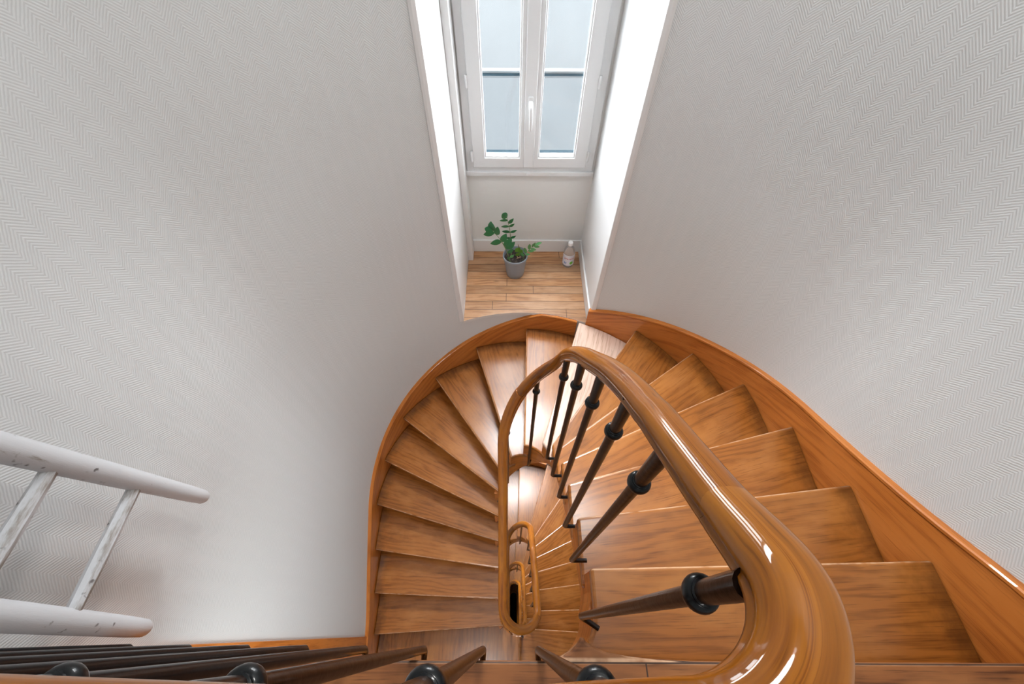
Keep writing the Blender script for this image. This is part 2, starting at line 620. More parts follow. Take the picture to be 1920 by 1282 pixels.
def make_tread(k, parent):
    z = -RISE * k
    w = 0.150
    si, sb = s_nose(k), s_nose(k - 1) - 0.035
    ti, tb = t_nose(k), t_nose(k - 1) - 0.05
    if k == 1:
        sb, tb = -0.02, -0.0
    ip = [inner(s, w) for s in frange(sb, si, 0.03)]
    if tb < 0:
        tb = 0
    op = [outer(t) for t in frange(tb, ti, 0.12)]
    # keep box corners of the near end
    if k == 1:
        ip = [Vector((0.10, -0.11, 0))] + [Vector((0.10 + 0.120 * math.sin(q), 0.043 - 0.120 * math.cos(q), 0)) for q in frange(0.30, PI / 2, 0.12)] + [inner(si, w)]
        op = [Vector((OCX + R_FACE, -0.11, 0)), outer(ti)]
    poly = ip + list(reversed(op))
    a, b = inner(si, w), outer(ti)
    d = (b - a).normalized()
    nrm = Vector((-d.y, d.x, 0))
    th = 0.036
    n = len(poly)
    vs_ = [(p.x, p.y, z) for p in poly] + [(p.x, p.y, z - th) for p in poly]
    fs = [tuple(range(n)), tuple(reversed(range(n, 2 * n)))]
    fs += [(i, i + n, (i + 1) % n + n, (i + 1) % n) for i in range(n)]

    def uvf(v, p):
        r = v - Vector((a.x, a.y, z))
        return (r.dot(d), r.dot(nrm) + (0 if abs(p.normal.z) > .5 else v.z))
    o = mk('tread', vs_, fs, MW['pale_tread'] if k == 7 else MW['tread'], parent, uvf, bevel=0.010, segs=3)  # the tread level with the recess floor is paler than the others
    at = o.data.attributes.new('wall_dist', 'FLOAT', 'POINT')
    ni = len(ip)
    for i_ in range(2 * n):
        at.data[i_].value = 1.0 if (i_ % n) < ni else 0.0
    fix_normals(o)
    return o


def make_riser(k, parent):
    """between tread k (above) and tread k+1 (below)"""
    z1, z0 = -RISE * k - 0.036, -RISE * (k + 1)
    a, b = inner(s_nose(k), 0.150), outer(t_nose(k))
    if k == 0:
        a, b = Vector((0.150, -0.055, 0)), Vector((OCX + R_FACE, -0.055, 0))
    d = (b - a).normalized()
    up_ = Vector((d.y, -d.x, 0))      # towards the higher side
    c = inner(s_nose(k) - 0.05, 0.15)
    if k and (c - a).dot(up_) < 0:
        up_ = -up_
    if k == 0:
        up_ = Vector((0, -1, 0))
    a1, b1 = a + up_ * 0.035 + d * 0.012, b + up_ * 0.035
    a2, b2 = a1 + up_ * 0.02, b1 + up_ * 0.02
    vs_ = [(q.x, q.y, z) for z in (z0, z1) for q in (a1, b1, b2, a2)]
    fs = [(0, 1, 2, 3), (7, 6, 5, 4), (0, 4, 5, 1), (1, 5, 6, 2), (2, 6, 7, 3), (3, 7, 4, 0)]

    def uvf(v, p):
        return ((v - a1).dot(d), v.z + (v - a1).dot(up_))
    o = mk('riser', vs_, fs, MW['riser'], parent, uvf)
    fix_normals(o)
    return o


def make_string(k0, k1, parent, s_from):
    """cut string round the well: stepped top under the treads, curved bottom"""
    s_end = s_nose(k1)
    brk = sorted(set([s_from, s_end] + [s_nose(k) for k in range(k0 + 1, k1 + 1)]))
    secs = []
    for a, b in zip(brk[:-1], brk[1:]):
        k = k0
        while s_nose(k) <= a + 1e-6:
            k += 1
        ztop = -RISE * k - 0.034
        for s in frange(a, b - 0.0005, 0.03):
            secs.append((s, ztop))
    vs_, uv = [], []
    for s, zt in secs:
        q = s % PERIOD
        dep = 0.27 + 0.15 * math.exp(-((q - 1.02) / 0.20) ** 2) + 0.15 * math.exp(-((q - 2.17) / 0.22) ** 2) + 0.15 * math.exp(-((q + .12) / 0.22) ** 2)
        zb = pitch_s(s, 0.10) - dep
        zt = max(zt, zb + 0.02)
        for (w, z) in ((0.158, zb), (0.158, zt), (0.188, zt), (0.188, zb)):
            p = inner(s, w)
            vs_.append((p.x, p.y, z))
            uv.append((s * 1.0, z + s * 0.4 + (w * 1.0)))
    fs = []
    for i in range(len(secs) - 1):
        for j in range(4):
            fs.append((i * 4 + j, i * 4 + (j + 1) % 4, (i + 1) * 4 + (j + 1) % 4, (i + 1) * 4 + j))
    fs.append((0, 1, 2, 3))
    e = (len(secs) - 1) * 4
    fs.append((e + 3, e + 2, e + 1, e))
    o = mk('well_string', vs_, fs, MW['string'], parent, uv)
    return fix_normals(o)


def make_wall_string(name, t0, t1, parent, clampz=None, zoff=0.0):
    ts = frange(t0, t1, 0.05)
    ts = sorted(set(ts + [c for c in (T1 + T2 + T3 + T4, T1 + T2 + T3 + T4 + TW) if t0 < c < t1]))
    vs_, uv = [], []
    for t in ts:
        z = opitch_s(t)
        zt = z + 0.125 + zoff
        if clampz is not None:
            p = outer(t, R_WALL)
            if NICHE_X0 - .3 < p.x < NICHE_X1 + .2 and p.y > 1.5:
                zt = min(zt, clampz)
        zb = z - 0.26
        prof = [(R_FACE, zb), (R_FACE, zt - 0.022), (R_FACE + .003, zt - 0.020), (R_FACE - 0.004, zt - 0.014), (R_FACE - .004, zt - 0.004), (R_FACE, zt), (R_WALL + 0.006, zt), (R_WALL + 0.006, zb)]
        for (R, zz) in prof:
            p = outer(t, R)
            vs_.append((p.x, p.y, zz))
            uv.append((t, zz + 0.62 * t + (R - R_FACE)))
    m_ = 8
    fs = []
    for i in range(len(ts) - 1):
        for j in range(m_):
            fs.append((i * m_ + j, i * m_ + (j + 1) % m_, (i + 1) * m_ + (j + 1) % m_, (i + 1) * m_ + j))
    fs.append(tuple(range(m_)))
    e = (len(ts) - 1) * m_
    fs.append(tuple(reversed(range(e, e + m_))))
    o = mk(name, vs_, fs, MW['string'], parent, uv)
    return fix_normals(o)


STAIR_LABELS = ['curved wooden stair flight winding down from the top landing past the window recess',
                'first lower winding stair flight seen through the well, pale treads inside the big handrail',
                'second lower winding stair flight, seen inside the loop of the small orange handrail',
                'third lower winding stair flight, only slivers of tread deep in the well',
                'lowest winding stair flight beside the black bottom of the well']
t_niche_r = T1 + R_FACE * math.atan2(1.787 + .03 - OYC, 0.535 - OCX)
t_niche_l = T1 + R_FACE * math.atan2(1.80 - OYC, 0.462 - OCX)
for st in range(NST):
    root = empty('staircase', (0.07, 0.4, -STOREY * (st + 1)))
    tag(root, STAIR_LABELS[st], 'staircase', 'winding stair flights one below the other')
    dz = -STOREY * st
    if st == 0:
        make_riser(0, root)
    for k in range(st * 18 + 1, st * 18 + 19):
        make_tread(k, root)
        make_riser(k, root)
    make_string(st * 18, st * 18 + 18, root, 0.045 if st == 0 else s_nose(st * 18))
    base_t = T_ALL * st
    make_wall_string('wall_string', base_t + (0.0 if st else -0.07), base_t + t_niche_r, root)
    make_wall_string('wall_string', base_t + t_niche_l, base_t + T_ALL, root, clampz=NICHE_Z + dz - 0.004)


# ------------------------------------------------------------------ landing
LY = -0.056


def landing_edge():
    e = [(OCX - R_WALL, LY), (0.03, LY)]
    # small ear that turns into the well at the head of the stair
    a = [(0.075, -0.056), (0.105, -0.050), (0.132, -0.038), (0.150, -0.024), (0.162, -0.010)]
    b = [(0.168, -0.020), (0.185, -0.030), (0.215, -0.0395), (0.26, -0.047), (0.32, -0.052), (0.40, -0.055), (0.50, LY)]
    return e + a + b + [(OCX + R_WALL, LY)]


def slab(name, edge, yback, z0, z1, mat, parent=None, bevel=0.006):
    poly = edge + [(edge[-1][0], yback), (edge[0][0], yback)]
    n = len(poly)
    vs_ = [(x, y, z1) for x, y in poly] + [(x, y, z0) for x, y in poly]
    fs = [tuple(range(n)), tuple(reversed(range(n, 2 * n)))] + [(i, i + n, (i + 1) % n + n, (i + 1) % n) for i in range(n)]
    o = mk(name, vs_, fs, mat, parent, lambda v, p: (v.x, v.y + (0 if abs(p.normal.z) > .5 else v.z)), bevel=bevel, segs=3)
    return fix_normals(o)


lf = slab('floor', landing_edge(), -1.60, -0.036, 0.0, MW['landing'])
tag(lf, 'dark brown wooden landing floor at the head of the stair', kind='structure')
# landing trimmer (fascia) with curved corner that meets the well string
LR = 0.085
fpath = [(x, -0.085) for x in frange(OCX - R_WALL + 0.02, 0.10, 0.2)]
fpath = fpath[:-1] + [(0.10 + 0.128 * math.sin(a), 0.043 - 0.128 * math.cos(a)) for a in frange(0, 0.62, 0.13)]
sweep('fascia', [(0.0, -0.30), (0.0, 0.0), (0.03, 0.0), (0.03, -0.30)], [(x, y, -0.037) for x, y in fpath], MW['string'],
      smooth=False, flat=True)
tag(COL.objects[-1], 'orange wooden trimmer board under the edge of the top landing', kind='structure')
COL.objects[-1].name = 'trim_2'
fp2 = [(0.10 + 0.128 * math.sin(a), 0.043 - 0.128 * math.cos(a)) for a in frange(0.0, PI / 2, 0.13)]
sweep('trim_7', [(0.0, -0.30), (0.0, 0.0), (0.03, 0.0), (0.03, -0.30)], [(x, y, -0.207) for x, y in fp2], MW['string'], smooth=False, flat=True)
tag(COL.objects[-1], 'curved corner of the well string under the first tread', kind='structure')
sof = slab('ceiling', [(OCX - R_WALL, -0.09), (0.09, -0.09), (OCX + R_WALL, -0.10)], -1.60, -0.337, -0.30, MW['ceil'], bevel=0)
sof.name = 'ceiling_under_landing'
tag(sof, 'white underside of the top landing', kind='structure')
for st in range(1, NST):
    pass

# ------------------------------------------------------------------ rail path
RAIL_UP = 0.880                 # centre of the handrail above the nosing line


def rail_z(s, top=False):
    t = w = 0.0
    for i in range(15):
        e = 2 * i / 14 - 1
        g = 1 - abs(e) ** 2 * 0.8
        q = s + 0.14 * e
        t += g * (min(0.0, pitch(max(q, 0.0))) if top else pitch(q))
        w += g
    return t / w + RAIL_UP


TOPZ = [(-9, .828), (-.15, .828), (-.05, .826), (.009, .812), (.039, .793), (.0926, .738), (.2016, .645), (.317, .548), (.42, .442)]


def top_z(y):
    """eased height of the handrail where it leaves the landing"""
    def lin(q):
        for (a, za), (b, zb) in zip(TOPZ[:-1], TOPZ[1:]):
            if a <= q <= b:
                return za + (zb - za) * (q - a) / (b - a)
        return rail_z(q)
    lo = sum(lin(y + d * 0.012) for d in (-2, -1, 0, 1, 2)) / 5
    return lo


CR = 0.095                      # plan radius of the handrail's corner above the head of the stair
RX = ICX + 0.131                # centre of the handrail above the right-hand flight
CC = (RX - CR, -0.050 + CR)


def corner(a):
    return CC[0] + CR * math.sin(a), CC[1] - CR * math.cos(a)


def top_path():
    P_ = [(x, -0.057 + 0.008 * max(0, min(1, (-.06 - x) / .3)) + 0.007 * max(0, min(1, (x + .02) / .10)), 0.828) for x in frange(OCX - R_WALL + 0.004, CC[0] - .01, 0.05)]
    for a in frange(0, PI / 2, 0.06):
        x, y = corner(a)
        P_.append((x, y, top_z(y)))
    return P_


_H = [(0.0, 0.0248), (0.008, 0.0242), (0.0155, 0.0222), (0.0215, 0.0180), (0.0255, 0.0120), (0.0270, 0.0050), (0.0262, -0.0010), (0.0225, -0.0045),
      (0.0212, -0.0070), (0.0222, -0.0095), (0.0250, -0.0115), (0.0252, -0.0150), (0.0225, -0.0185), (0.0180, -0.0205), (0.0165, -0.0260)]
RAIL_PROF = _H + [(-x, y) for x, y in reversed(_H[1:])]


def rail_pts(s0, s1, step=0.02):
    return [(*inner(s, 0.115).xy, rail_z(s)) for s in frange(s0, s1, step)]


RAIL_LABELS = ['big varnished handrail on black iron balusters, from the landing round the top of the well',
               'first smaller handrail loop in the well, nested just inside the big handrail',
               'second nested handrail loop down the well, with the shiny inner edge',
               'third nested handrail loop far down the well',
               'smallest handrail loop, beside the black bottom of the well']


def make_baluster(parent, x, y, hx, hy, z_foot, z_top, detail, mat, coll=0.125):
    """vertical iron bar; foot bends towards (hx, hy), the string face."""
    d = Vector((hx - x, hy - y, 0))
    L = d.length
    d.normalize()
    pts = [Vector((hx, hy, z_foot)) + d * 0.012, Vector((x, y, z_foot)) + d * 0.016, Vector((x, y, z_foot + 0.005)) + d * 0.005,
           Vector((x, y, z_foot + 0.018))]
    r = [0.0065, 0.0070, 0.0080, 0.0088]
    zc = z_top - coll
    body = [(z_foot + .08, .0090), (z_foot + .3, .0094), (zc - .02, .0100), (zc + .02, .0110), (z_top - .02, .0118), (z_top + 0.006, .0118)]
    for z, rr in body:
        pts.append(Vector((x, y, z)))
        r.append(rr)
    o = tube('baluster', pts, r, mat, parent, seg=14 if detail else 8)
    prof = [(0.0095, -0.014), (0.0125, -0.0125), (0.0125, -0.0095), (0.0150, -0.0085), (0.0172, -0.004), (0.0178, 0.0), (0.0172, 0.004), (0.0150, 0.0085),
            (0.0125, 0.0095), (0.0125, 0.0125), (0.0095, 0.014)]
    if detail:
        lathe('collar', prof, (x, y, zc), MW['iron'], o, seg=24)
    return o


def foot_z(s):
    q = s % PERIOD
    return pitch_s(s, 0.05) - 0.13 - 0.20 * math.exp(-((q - 1.0) / 0.15) ** 2)


S_BAL = [.036, .183, .308, .446, .580, .745, .97, 1.17, 1.28, 1.39, 1.53, 1.67, 1.81, 1.96, 2.09, 2.20]
for st in range(NST):
    root = empty('stair_railing', (0.07, 0.4, -STOREY * (st + 1) + 0.3))
    tag(root, RAIL_LABELS[st], 'railing', 'handrails of the stairwell')
    off = PERIOD * st
    if st == 0:
        tp = top_path()
        pts = []
        pts = list(tp) + [(RX, y, top_z(y)) for y in (.055, .065, .075, .085, .095)]
        sweep('handrail', RAIL_PROF, pts, MW['rail'], root, scale=lambda p: 1.04 if p.y < .02 else 1.04 - .12 * min(1, (p.y - .02) / .08))
        pts = [(RX, y, top_z(y)) for y in frange(.0955, .25, .015)]
        for q in frange(.265, 1.06, .015):
            w = min(1.0, max(0.0, (q - .25) / .30))
            w = w * w * (3 - 2 * w)
            tz = .645 - .9 * (q - .2016)
            pts.append((*inner(q, 0.131 - .016 * min(1, max(0, (q - .3) / .75))).xy, (1 - w) * tz + w * rail_z(q)))
        sweep('handrail', RAIL_PROF, pts, MW['rail'], root, scale=lambda p: .92)
        sweep('handrail', RAIL_PROF, rail_pts(1.0605, PERIOD + 0.05), MW['rail'], root)
        for x in (-.925, -.782, -.640, -.498, -.354, -.210, -.067, .068):
            make_baluster(root, x, -0.040, x, -0.085, -0.13, 0.805, True, MW['iron'] if x < -.3 else MW['ironbrown'], 0.083)
    else:
        sweep('handrail', RAIL_PROF, rail_pts(off + 0.05, off + 1.06), MW['rail'], root)
        sweep('handrail', RAIL_PROF, rail_pts(off + 1.0605, off + PERIOD + (0.05 if st < NST - 1 else 0)), MW['rail'], root)
    for i, s in enumerate(S_BAL):
        s += off
        p, h = inner(s, 0.121 if (st == 0 and i < 4) else 0.115), inner(s, 0.158)
        if st == 0 and i == 0:
            a = 1.25
            p = Vector((0.182, 0.030, 0))
            h = Vector((0.215, 0.010, 0))
        make_baluster(root, p.x, p.y, h.x, h.y, foot_z(s) if (st or i) else -0.15, (top_z(p.y) if (st == 0 and i < 4) else rail_z(s)) - 0.024, st == 0,
                      MW['ironbrown'] if (st == 0 and i < 2) else MW['iron'], .092 if (st == 0 and i == 0) else .125)

# ------------------------------------------------------------------ walls
ZB, ZT = -STOREY * NST - 0.1, CEIL_Z


def ribbon(name, path, z0, z1, mat, side, thick=0.10, u0=0.0, label=None):
    """wall along a plan path; side=+1 thickens to the left of the direction of travel"""
    n = len(path)
    vs_, uv = [], []
    L = u0
    for i, p in enumerate(path):
        p = Vector((p[0], p[1], 0))
        a = Vector((*path[max(0, i - 1)][:2], 0))
        b = Vector((*path[min(n - 1, i + 1)][:2], 0))
        t = (b - a).normalized()
        nn = Vector((-t.y, t.x, 0)) * side * thick
        if i:
            L += (p - Vector((*path[i - 1][:2], 0))).length
        for q in (p, p + nn):
            for z in (z0, z1):
                vs_.append((q.x, q.y, z))
                uv.append((L, z))
    fs = []
    for i in range(n - 1):
        a, b = i * 4, (i + 1) * 4
        fs += [(a, b, b + 1, a + 1), (a + 2, a + 3, b + 3, b + 2), (a + 1, b + 1, b + 3, a + 3), (a, a + 2, b + 2, b)]
    fs += [(0, 1, 3, 2), (4 * n - 4, 4 * n - 2, 4 * n - 1, 4 * n - 3)]
    o = mk(name, vs_, fs, mat, None, uv)
    fix_normals(o)
    tag(o, label, kind='structure')
    return o


def arc_pts(a0, a1, R=R_WALL):
    return [(OCX + R * math.cos(a), OYC + R * math.sin(a)) for a in frange(a0, a1, 0.035)]


A_R = math.acos((NICHE_X1 - OCX) / R_WALL)
A_L = math.acos((NICHE_X0 - OCX) / R_WALL)
ribbon('wall_right', [(OCX + R_WALL, -1.6), (OCX + R_WALL, 0.3)] + arc_pts(0, A_R), ZB, ZT, MW['paper'], -1, u0=0.01,
       label='curved right wall with pale herringbone wallpaper')
ribbon('wall_left', arc_pts(A_L, PI) + [(OCX - R_WALL, 0.3), (OCX - R_WALL, -1.6)], ZB, ZT, MW['paper'], -1, u0=0.02,
       label='curved left wall with pale herringbone wallpaper')
AP = arc_pts(A_R, A_L)
for st in range(NST):
    zt = NICHE_Z - STOREY * st
    zb = NICHE_Z - STOREY * (st + 1) + 2.29 if st < NST - 2 else ZB
    if st == NST - 1:
        continue
    ribbon('wall_far', AP, zb, zt - 0.022, MW['paper'], -1, thick=0.08, u0=1.3, label='curved wall strip below the window recess')
ribbon('wall_far_upper', AP, NICHE_Z + 2.29, ZT, MW['paper'], -1, thick=0.08, u0=1.3, label='curved wall above the window recess')
ribbon('wall_near', [(OCX - R_WALL - .1, -1.60), (OCX + R_WALL + .1, -1.60)], -0.3, ZT, MW['paper'], -1, label='wall behind the landing')
ribbon('wall_near_lower', [(OCX - R_WALL - .1, -1.09), (OCX + R_WALL + .1, -1.09)], ZB, -0.34, MW['paper'], -1, label='wall under the landing')
sx0, sx1, sy0, sy1 = FILL_SKYLIGHT
tag(box('added_skylight_pane', sx0, sx1, sy0, sy1, ZT + .01, ZT + .03, plain('opal_fill_pane', (.85, .87, .88), .4)), 'opal skylight pane added in the ceiling for fill light', kind='structure')
for (a, b, c, d) in ((-1.3, sx0, -1.8, 2.2), (sx1, 1.5, -1.8, 2.2), (sx0, sx1, -1.8, sy0), (sx0, sx1, sy1, 2.2)):
    tag(box('ceiling', a, b, c, d, ZT, ZT + 0.15, MW['ceil']), 'white ceiling round the added skylight', kind='structure')
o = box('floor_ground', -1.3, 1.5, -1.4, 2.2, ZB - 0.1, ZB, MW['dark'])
tag(o, 'floor at the bottom of the well, unlit dark put into its colour', kind='structure')

# wooden board on the left wall where the landing meets it
box('trim_1', OCX - R_WALL - .002, OCX - R_WALL + 0.014, -0.30, -0.043, -2.62, -0.036, MW['string'], bevel=0.003, uv='z')
tag(COL.objects[-1], 'upright orange board on the left wall under the landing', kind='structure')

# ------------------------------------------------------------------ niche with window, one per storey
def pane_mat(name, tint, frost, seed):
    mt = bpy.data.materials.new(name)
    mt.use_nodes = True
    nt = mt.node_tree
    nt.nodes.clear()
    out = nt.nodes.new('ShaderNodeOutputMaterial')
    tr = N(nt, 'ShaderNodeBsdfTransparent', {'Color': (*tint, 1)})
    tl = N(nt, 'ShaderNodeBsdfTranslucent', {'Color': (0.80, 0.90, 0.96, 1)})
    df = N(nt, 'ShaderNodeBsdfDiffuse', {'Color': (0.75, 0.85, 0.90, 1)})
    gl = N(nt, 'ShaderNodeBsdfGlossy', {'Roughness': 0.08})
    tc = N(nt, 'ShaderNodeTexCoord')
    mp = N(nt, 'ShaderNodeMapping', {'Vector': tc.outputs['Object'], 'Location': (seed, 0, seed)})
    no = N(nt, 'ShaderNodeTexNoise', {'Vector': mp.outputs[0], 'Scale': 5.0, 'Detail': 5.0, 'Roughness': 0.6})
    sp = N(nt, 'ShaderNodeTexNoise', {'Vector': mp.outputs[0], 'Scale': 90.0, 'Detail': 2.0})
    f = M_(nt, 'MULTIPLY', M_(nt, 'ADD', ramp(nt, no.outputs[0], 0.3, 0.7), M_(nt, 'MULTIPLY', sp.outputs[0], 0.6)), frost)
    m1 = N(nt, 'ShaderNodeMixShader', {0: 0.5, 1: tl.outputs[0], 2: df.outputs[0]})
    m2 = N(nt, 'ShaderNodeMixShader', {0: f, 1: tr.outputs[0], 2: m1.outputs[0]})
    m3 = N(nt, 'ShaderNodeMixShader', {0: 0.03, 1: m2.outputs[0], 2: gl.outputs[0]})
    nt.links.new(m3.outputs[0], out.inputs[0])
    return mt


MW['pane_l'] = pane_mat('clear_pale_blue_glass', (0.965, 0.985, 0.995), 0.003, 1.0)
MW['pane_r'] = pane_mat('dusty_pale_blue_glass', (0.95, 0.975, 0.985), 0.007, 4.0)


def make_niche(st):
    dz = -STOREY * st
    z0 = NICHE_Z + dz
    z1 = z0 + 2.29
    yb = NICHE_YB
    first = st == 0
    # floor with a curved front
    fr_ = [(OCX + (R_WALL - .008) * math.cos(a), OYC + (R_WALL - .008) * math.sin(a)) for a in frange(A_L, A_R, 0.05)]
    poly = fr_ + [(NICHE_X1, yb), (NICHE_X0, yb)]
    n = len(poly)
    vs_ = [(x, y, z0) for x, y in poly] + [(x, y, z0 - 0.022) for x, y in poly]
    fs = [tuple(range(n)), tuple(reversed(range(n, 2 * n)))] + [(i, i + n, (i + 1) % n + n, (i + 1) % n) for i in range(n)]
    o = mk('floor_recess', vs_, fs, MW['niche_floor'], None, lambda v, p: (v.x, v.y), mats=[MW['offwhite']],
           fmat=lambda p: 1 if abs(p.normal.z) < .5 else 0)
    fix_normals(o)
    tag(o, 'plank floor of the window recess', kind='structure')
    yf = OYC + R_WALL * math.sin(A_L) + .0
    yf2 = OYC + R_WALL * math.sin(A_R)
    tag(box('wall_recess_left', NICHE_X0 - .1, NICHE_X0, yf, yb + .06, z0 - .02, z1, MW['white']), 'white left cheek of the window recess', kind='structure')
    tag(box('wall_recess_right', NICHE_X1, NICHE_X1 + .1, yf2, yb + .06, z0 - .02, z1, MW['white']), 'white right cheek of the window recess', kind='structure')
    tag(box('ceiling_recess', NICHE_X0 - .1, NICHE_X1 + .1, 1.80, yb + .16, z1, z1 + .08, MW['white']), 'white head of the window recess', kind='structure')
    zw0, zw1 = WIN_Z0 + dz, WIN_Z1 + dz
    tag(box('wall_recess_back', NICHE_X0 - .1, NICHE_X1 + .1, yb, yb + .16, z0 - .02, zw0, MW['offwhite']), 'pale grey wall under the window', kind='structure')
    tag(box('wall_recess_head', NICHE_X0 - .1, NICHE_X1 + .1, yb, yb + .16, zw1, z1, MW['offwhite']), 'pale grey wall over the window', kind='structure')
    tag(box('wall_recess_jamb', NICHE_X0 - .1, WIN_X0, yb, yb + .16, zw0, zw1, MW['offwhite']), 'wall strip left of the window', kind='structure')
    tag(box('wall_recess_jamb', WIN_X1, NICHE_X1 + .1, yb, yb + .16, zw0, zw1, MW['offwhite']), 'wall strip right of the window', kind='structure')
    if not first:
        return
    # white arris strips at the two front corners
    for nm, x, y, sx, lab in (('trim_3', NICHE_X0, yf, 1, 'left'), ('trim_4', NICHE_X1, yf2, -1, 'right')):
        a = A_L if sx == 1 else A_R
        tdir = Vector((-math.sin(a), math.cos(a), 0)) * (1 if sx == 1 else -1)
        p0 = Vector((OCX + R_WALL * math.cos(a), OYC + R_WALL * math.sin(a), 0))
        rad = Vector((-math.cos(a), -math.sin(a), 0))
        q = [p0 + tdir * 0.028 - rad * 0.02, p0 + tdir * 0.028 + rad * 0.006, p0 + tdir * 0.016 + rad * 0.009, p0 + rad * 0.008,
             Vector((x + sx * 0.004, y - .002, 0)), Vector((x + sx * 0.004, y + 0.035, 0)), Vector((x - sx * .002, y + 0.035, 0))]
        z_lo = z0 + (0.0 if sx == 1 else 0.0)
        vs2 = [(p.x, p.y, z) for z in (z_lo, z1) for p in q]
        k = len(q)
        f2 = [(i, (i + 1) % k, (i + 1) % k + k, i + k) for i in range(k)] + [tuple(range(k)), tuple(reversed(range(k, 2 * k)))]
        o = mk(nm, vs2, f2, MW['white'], None, lambda v, p: (v.x, v.z), bevel=0.002)
        fix_normals(o)
        tag(o, 'white corner strip at the %s edge of the window recess' % lab, kind='structure')
    # pilaster casing left of the window, down to the floor
    tag(box('trim_5', NICHE_X0, -0.302, 2.362, yb, z0, z1, MW['white'], bevel=0.004), 'white casing in the back left corner of the recess', kind='structure')
    # baseboards
    tag(box('baseboard_back', -0.302, NICHE_X1, yb - 0.014, yb, z0, z0 + 0.115, MW['white'], bevel=0.004), 'white baseboard under the window', kind='structure')
    tag(box('baseboard_right', NICHE_X1 - 0.013, NICHE_X1, yf2 + .03, yb - .014, z0, z0 + 0.115, MW['white'], bevel=0.004), 'white baseboard on the right cheek', kind='structure')


for st in range(NST - 1):
    make_niche(st)


def make_window():
    yb = NICHE_YB
    root = empty('window_1', (0.11, yb, WIN_Z0))
    tag(root, 'white two-leaf window in the recess above the plant', kind='structure')
    x0, x1, z0, z1 = WIN_X0, WIN_X1, WIN_Z0, WIN_Z1
    ym, yk = yb - 0.004, yb + 0.06

    def ring(name, x0, x1, z0, z1, wl, wr, wb_, wt, ya, yc_, mat, parent, step=0.0):
        """rectangular frame"""
        o_ = [(x0, z0), (x1, z0), (x1, z1), (x0, z1)]
        i_ = [(x0 + wl, z0 + wb_), (x1 - wr, z0 + wb_), (x1 - wr, z1 - wt), (x0 + wl, z1 - wt)]
        vs_ = []
        for y, st_ in ((ya, 0), (yc_, 0)):
            vs_ += [(x, y, z) for x, z in o_] + [(x, y, z) for x, z in i_]
        fs = []
        for i in range(4):
            j = (i + 1) % 4
            fs += [(i, j, 4 + j, 4 + i), (8 + i, 12 + i, 12 + j, 8 + j), (i, 8 + i, 8 + j, j), (4 + i, 4 + j, 12 + j, 12 + i)]
        o = mk(name, vs_, fs, mat, parent, lambda v, p: (v.x, v.z), bevel=0.004, segs=3)
        return fix_normals(o)
    ring('window_frame', x0, x1, z0, z1, 0.046, 0.052, 0.040, 0.045, ym - 0.010, yk, MW['pvc'], root)
    box('window_sill', x0 - .008, x1 + .008, yb - 0.030, yb + .01, z0 - 0.022, z0 + 0.008, MW['pvc'], root, bevel=0.004)
    # little drain cap at the centre of the sill
    box('drain_cap', 0.085, 0.115, yb - 0.038, yb - 0.028, z0 - 0.012, z0 + 0.006, MW['pvc'], root, bevel=0.002)
    leaves = [(-0.252, 0.098, -0.176, 0.044, 'l'), (0.100, 0.464, 0.157, 0.388, 'r')]
    for (a, b, ga, gb, sd_) in leaves:
        s = ring('sash', a, b, z0 + 0.040, z1 - 0.043, ga - a, b - gb, 0.066, 0.066, yb - 0.030, yb + 0.035, MW['pvc'], root)
        zz0, zz1 = z0 + 0.106, z1 - 0.109
        ring('glazing_bead', ga - .001, gb + .001, zz0 - .001, zz1 + .001, 0.010, 0.010, 0.010, 0.010, yb - 0.021, yb - 0.005, MW['pvc'], s)
        box('window_pane', ga - .004, gb + .004, yb + 0.002, yb + 0.007, zz0 - .004, zz1 + .004, MW['pane_l' if sd_ == 'l' else 'pane_r'], s)
        hx = a - 0.004 if sd_ == 'l' else b + 0.004
        for hz in (0.03, -0.405, 0.80):
            lathe('hinge', [(0.0, 0.0), (0.007, 0.002), (0.008, 0.01), (0.008, 0.062), (0.007, 0.068), (0.0, 0.07)], (hx, yb - 0.034, hz), MW['pvc'], s, seg=12)
    # raised cover strip where the leaves meet
    box('cover_strip', 0.066, 0.132, yb - 0.040, yb - 0.029, z0 + 0.046, z1 - 0.05, MW['pvc'], root, bevel=0.005, segs=3)
    # handle
    h = box('window_handle', 0.084, 0.114, yb - 0.052, yb - 0.039, -0.085, -0.005, MW['pvc'], root, bevel=0.006, segs=3)
    tube('handle_lever', [(0.099, yb - .052, -.035), (0.099, yb - .082, -.038), (0.099, yb - .092, -.052), (0.100, yb - .092, -.10), (0.101, yb - .088, -.165), (0.101, yb - .086, -.178)],
         [0.011, 0.011, 0.012, 0.010, 0.009, 0.006], MW['pvc'], h, seg=14)
    tube('keyhole', [(0.099, yb - .0535, -.074), (0.099, yb - .0515, -.074)], 0.0055, plain('dark_keyhole', (.03, .05, .05), .3), h, seg=10)
    return root


make_window()

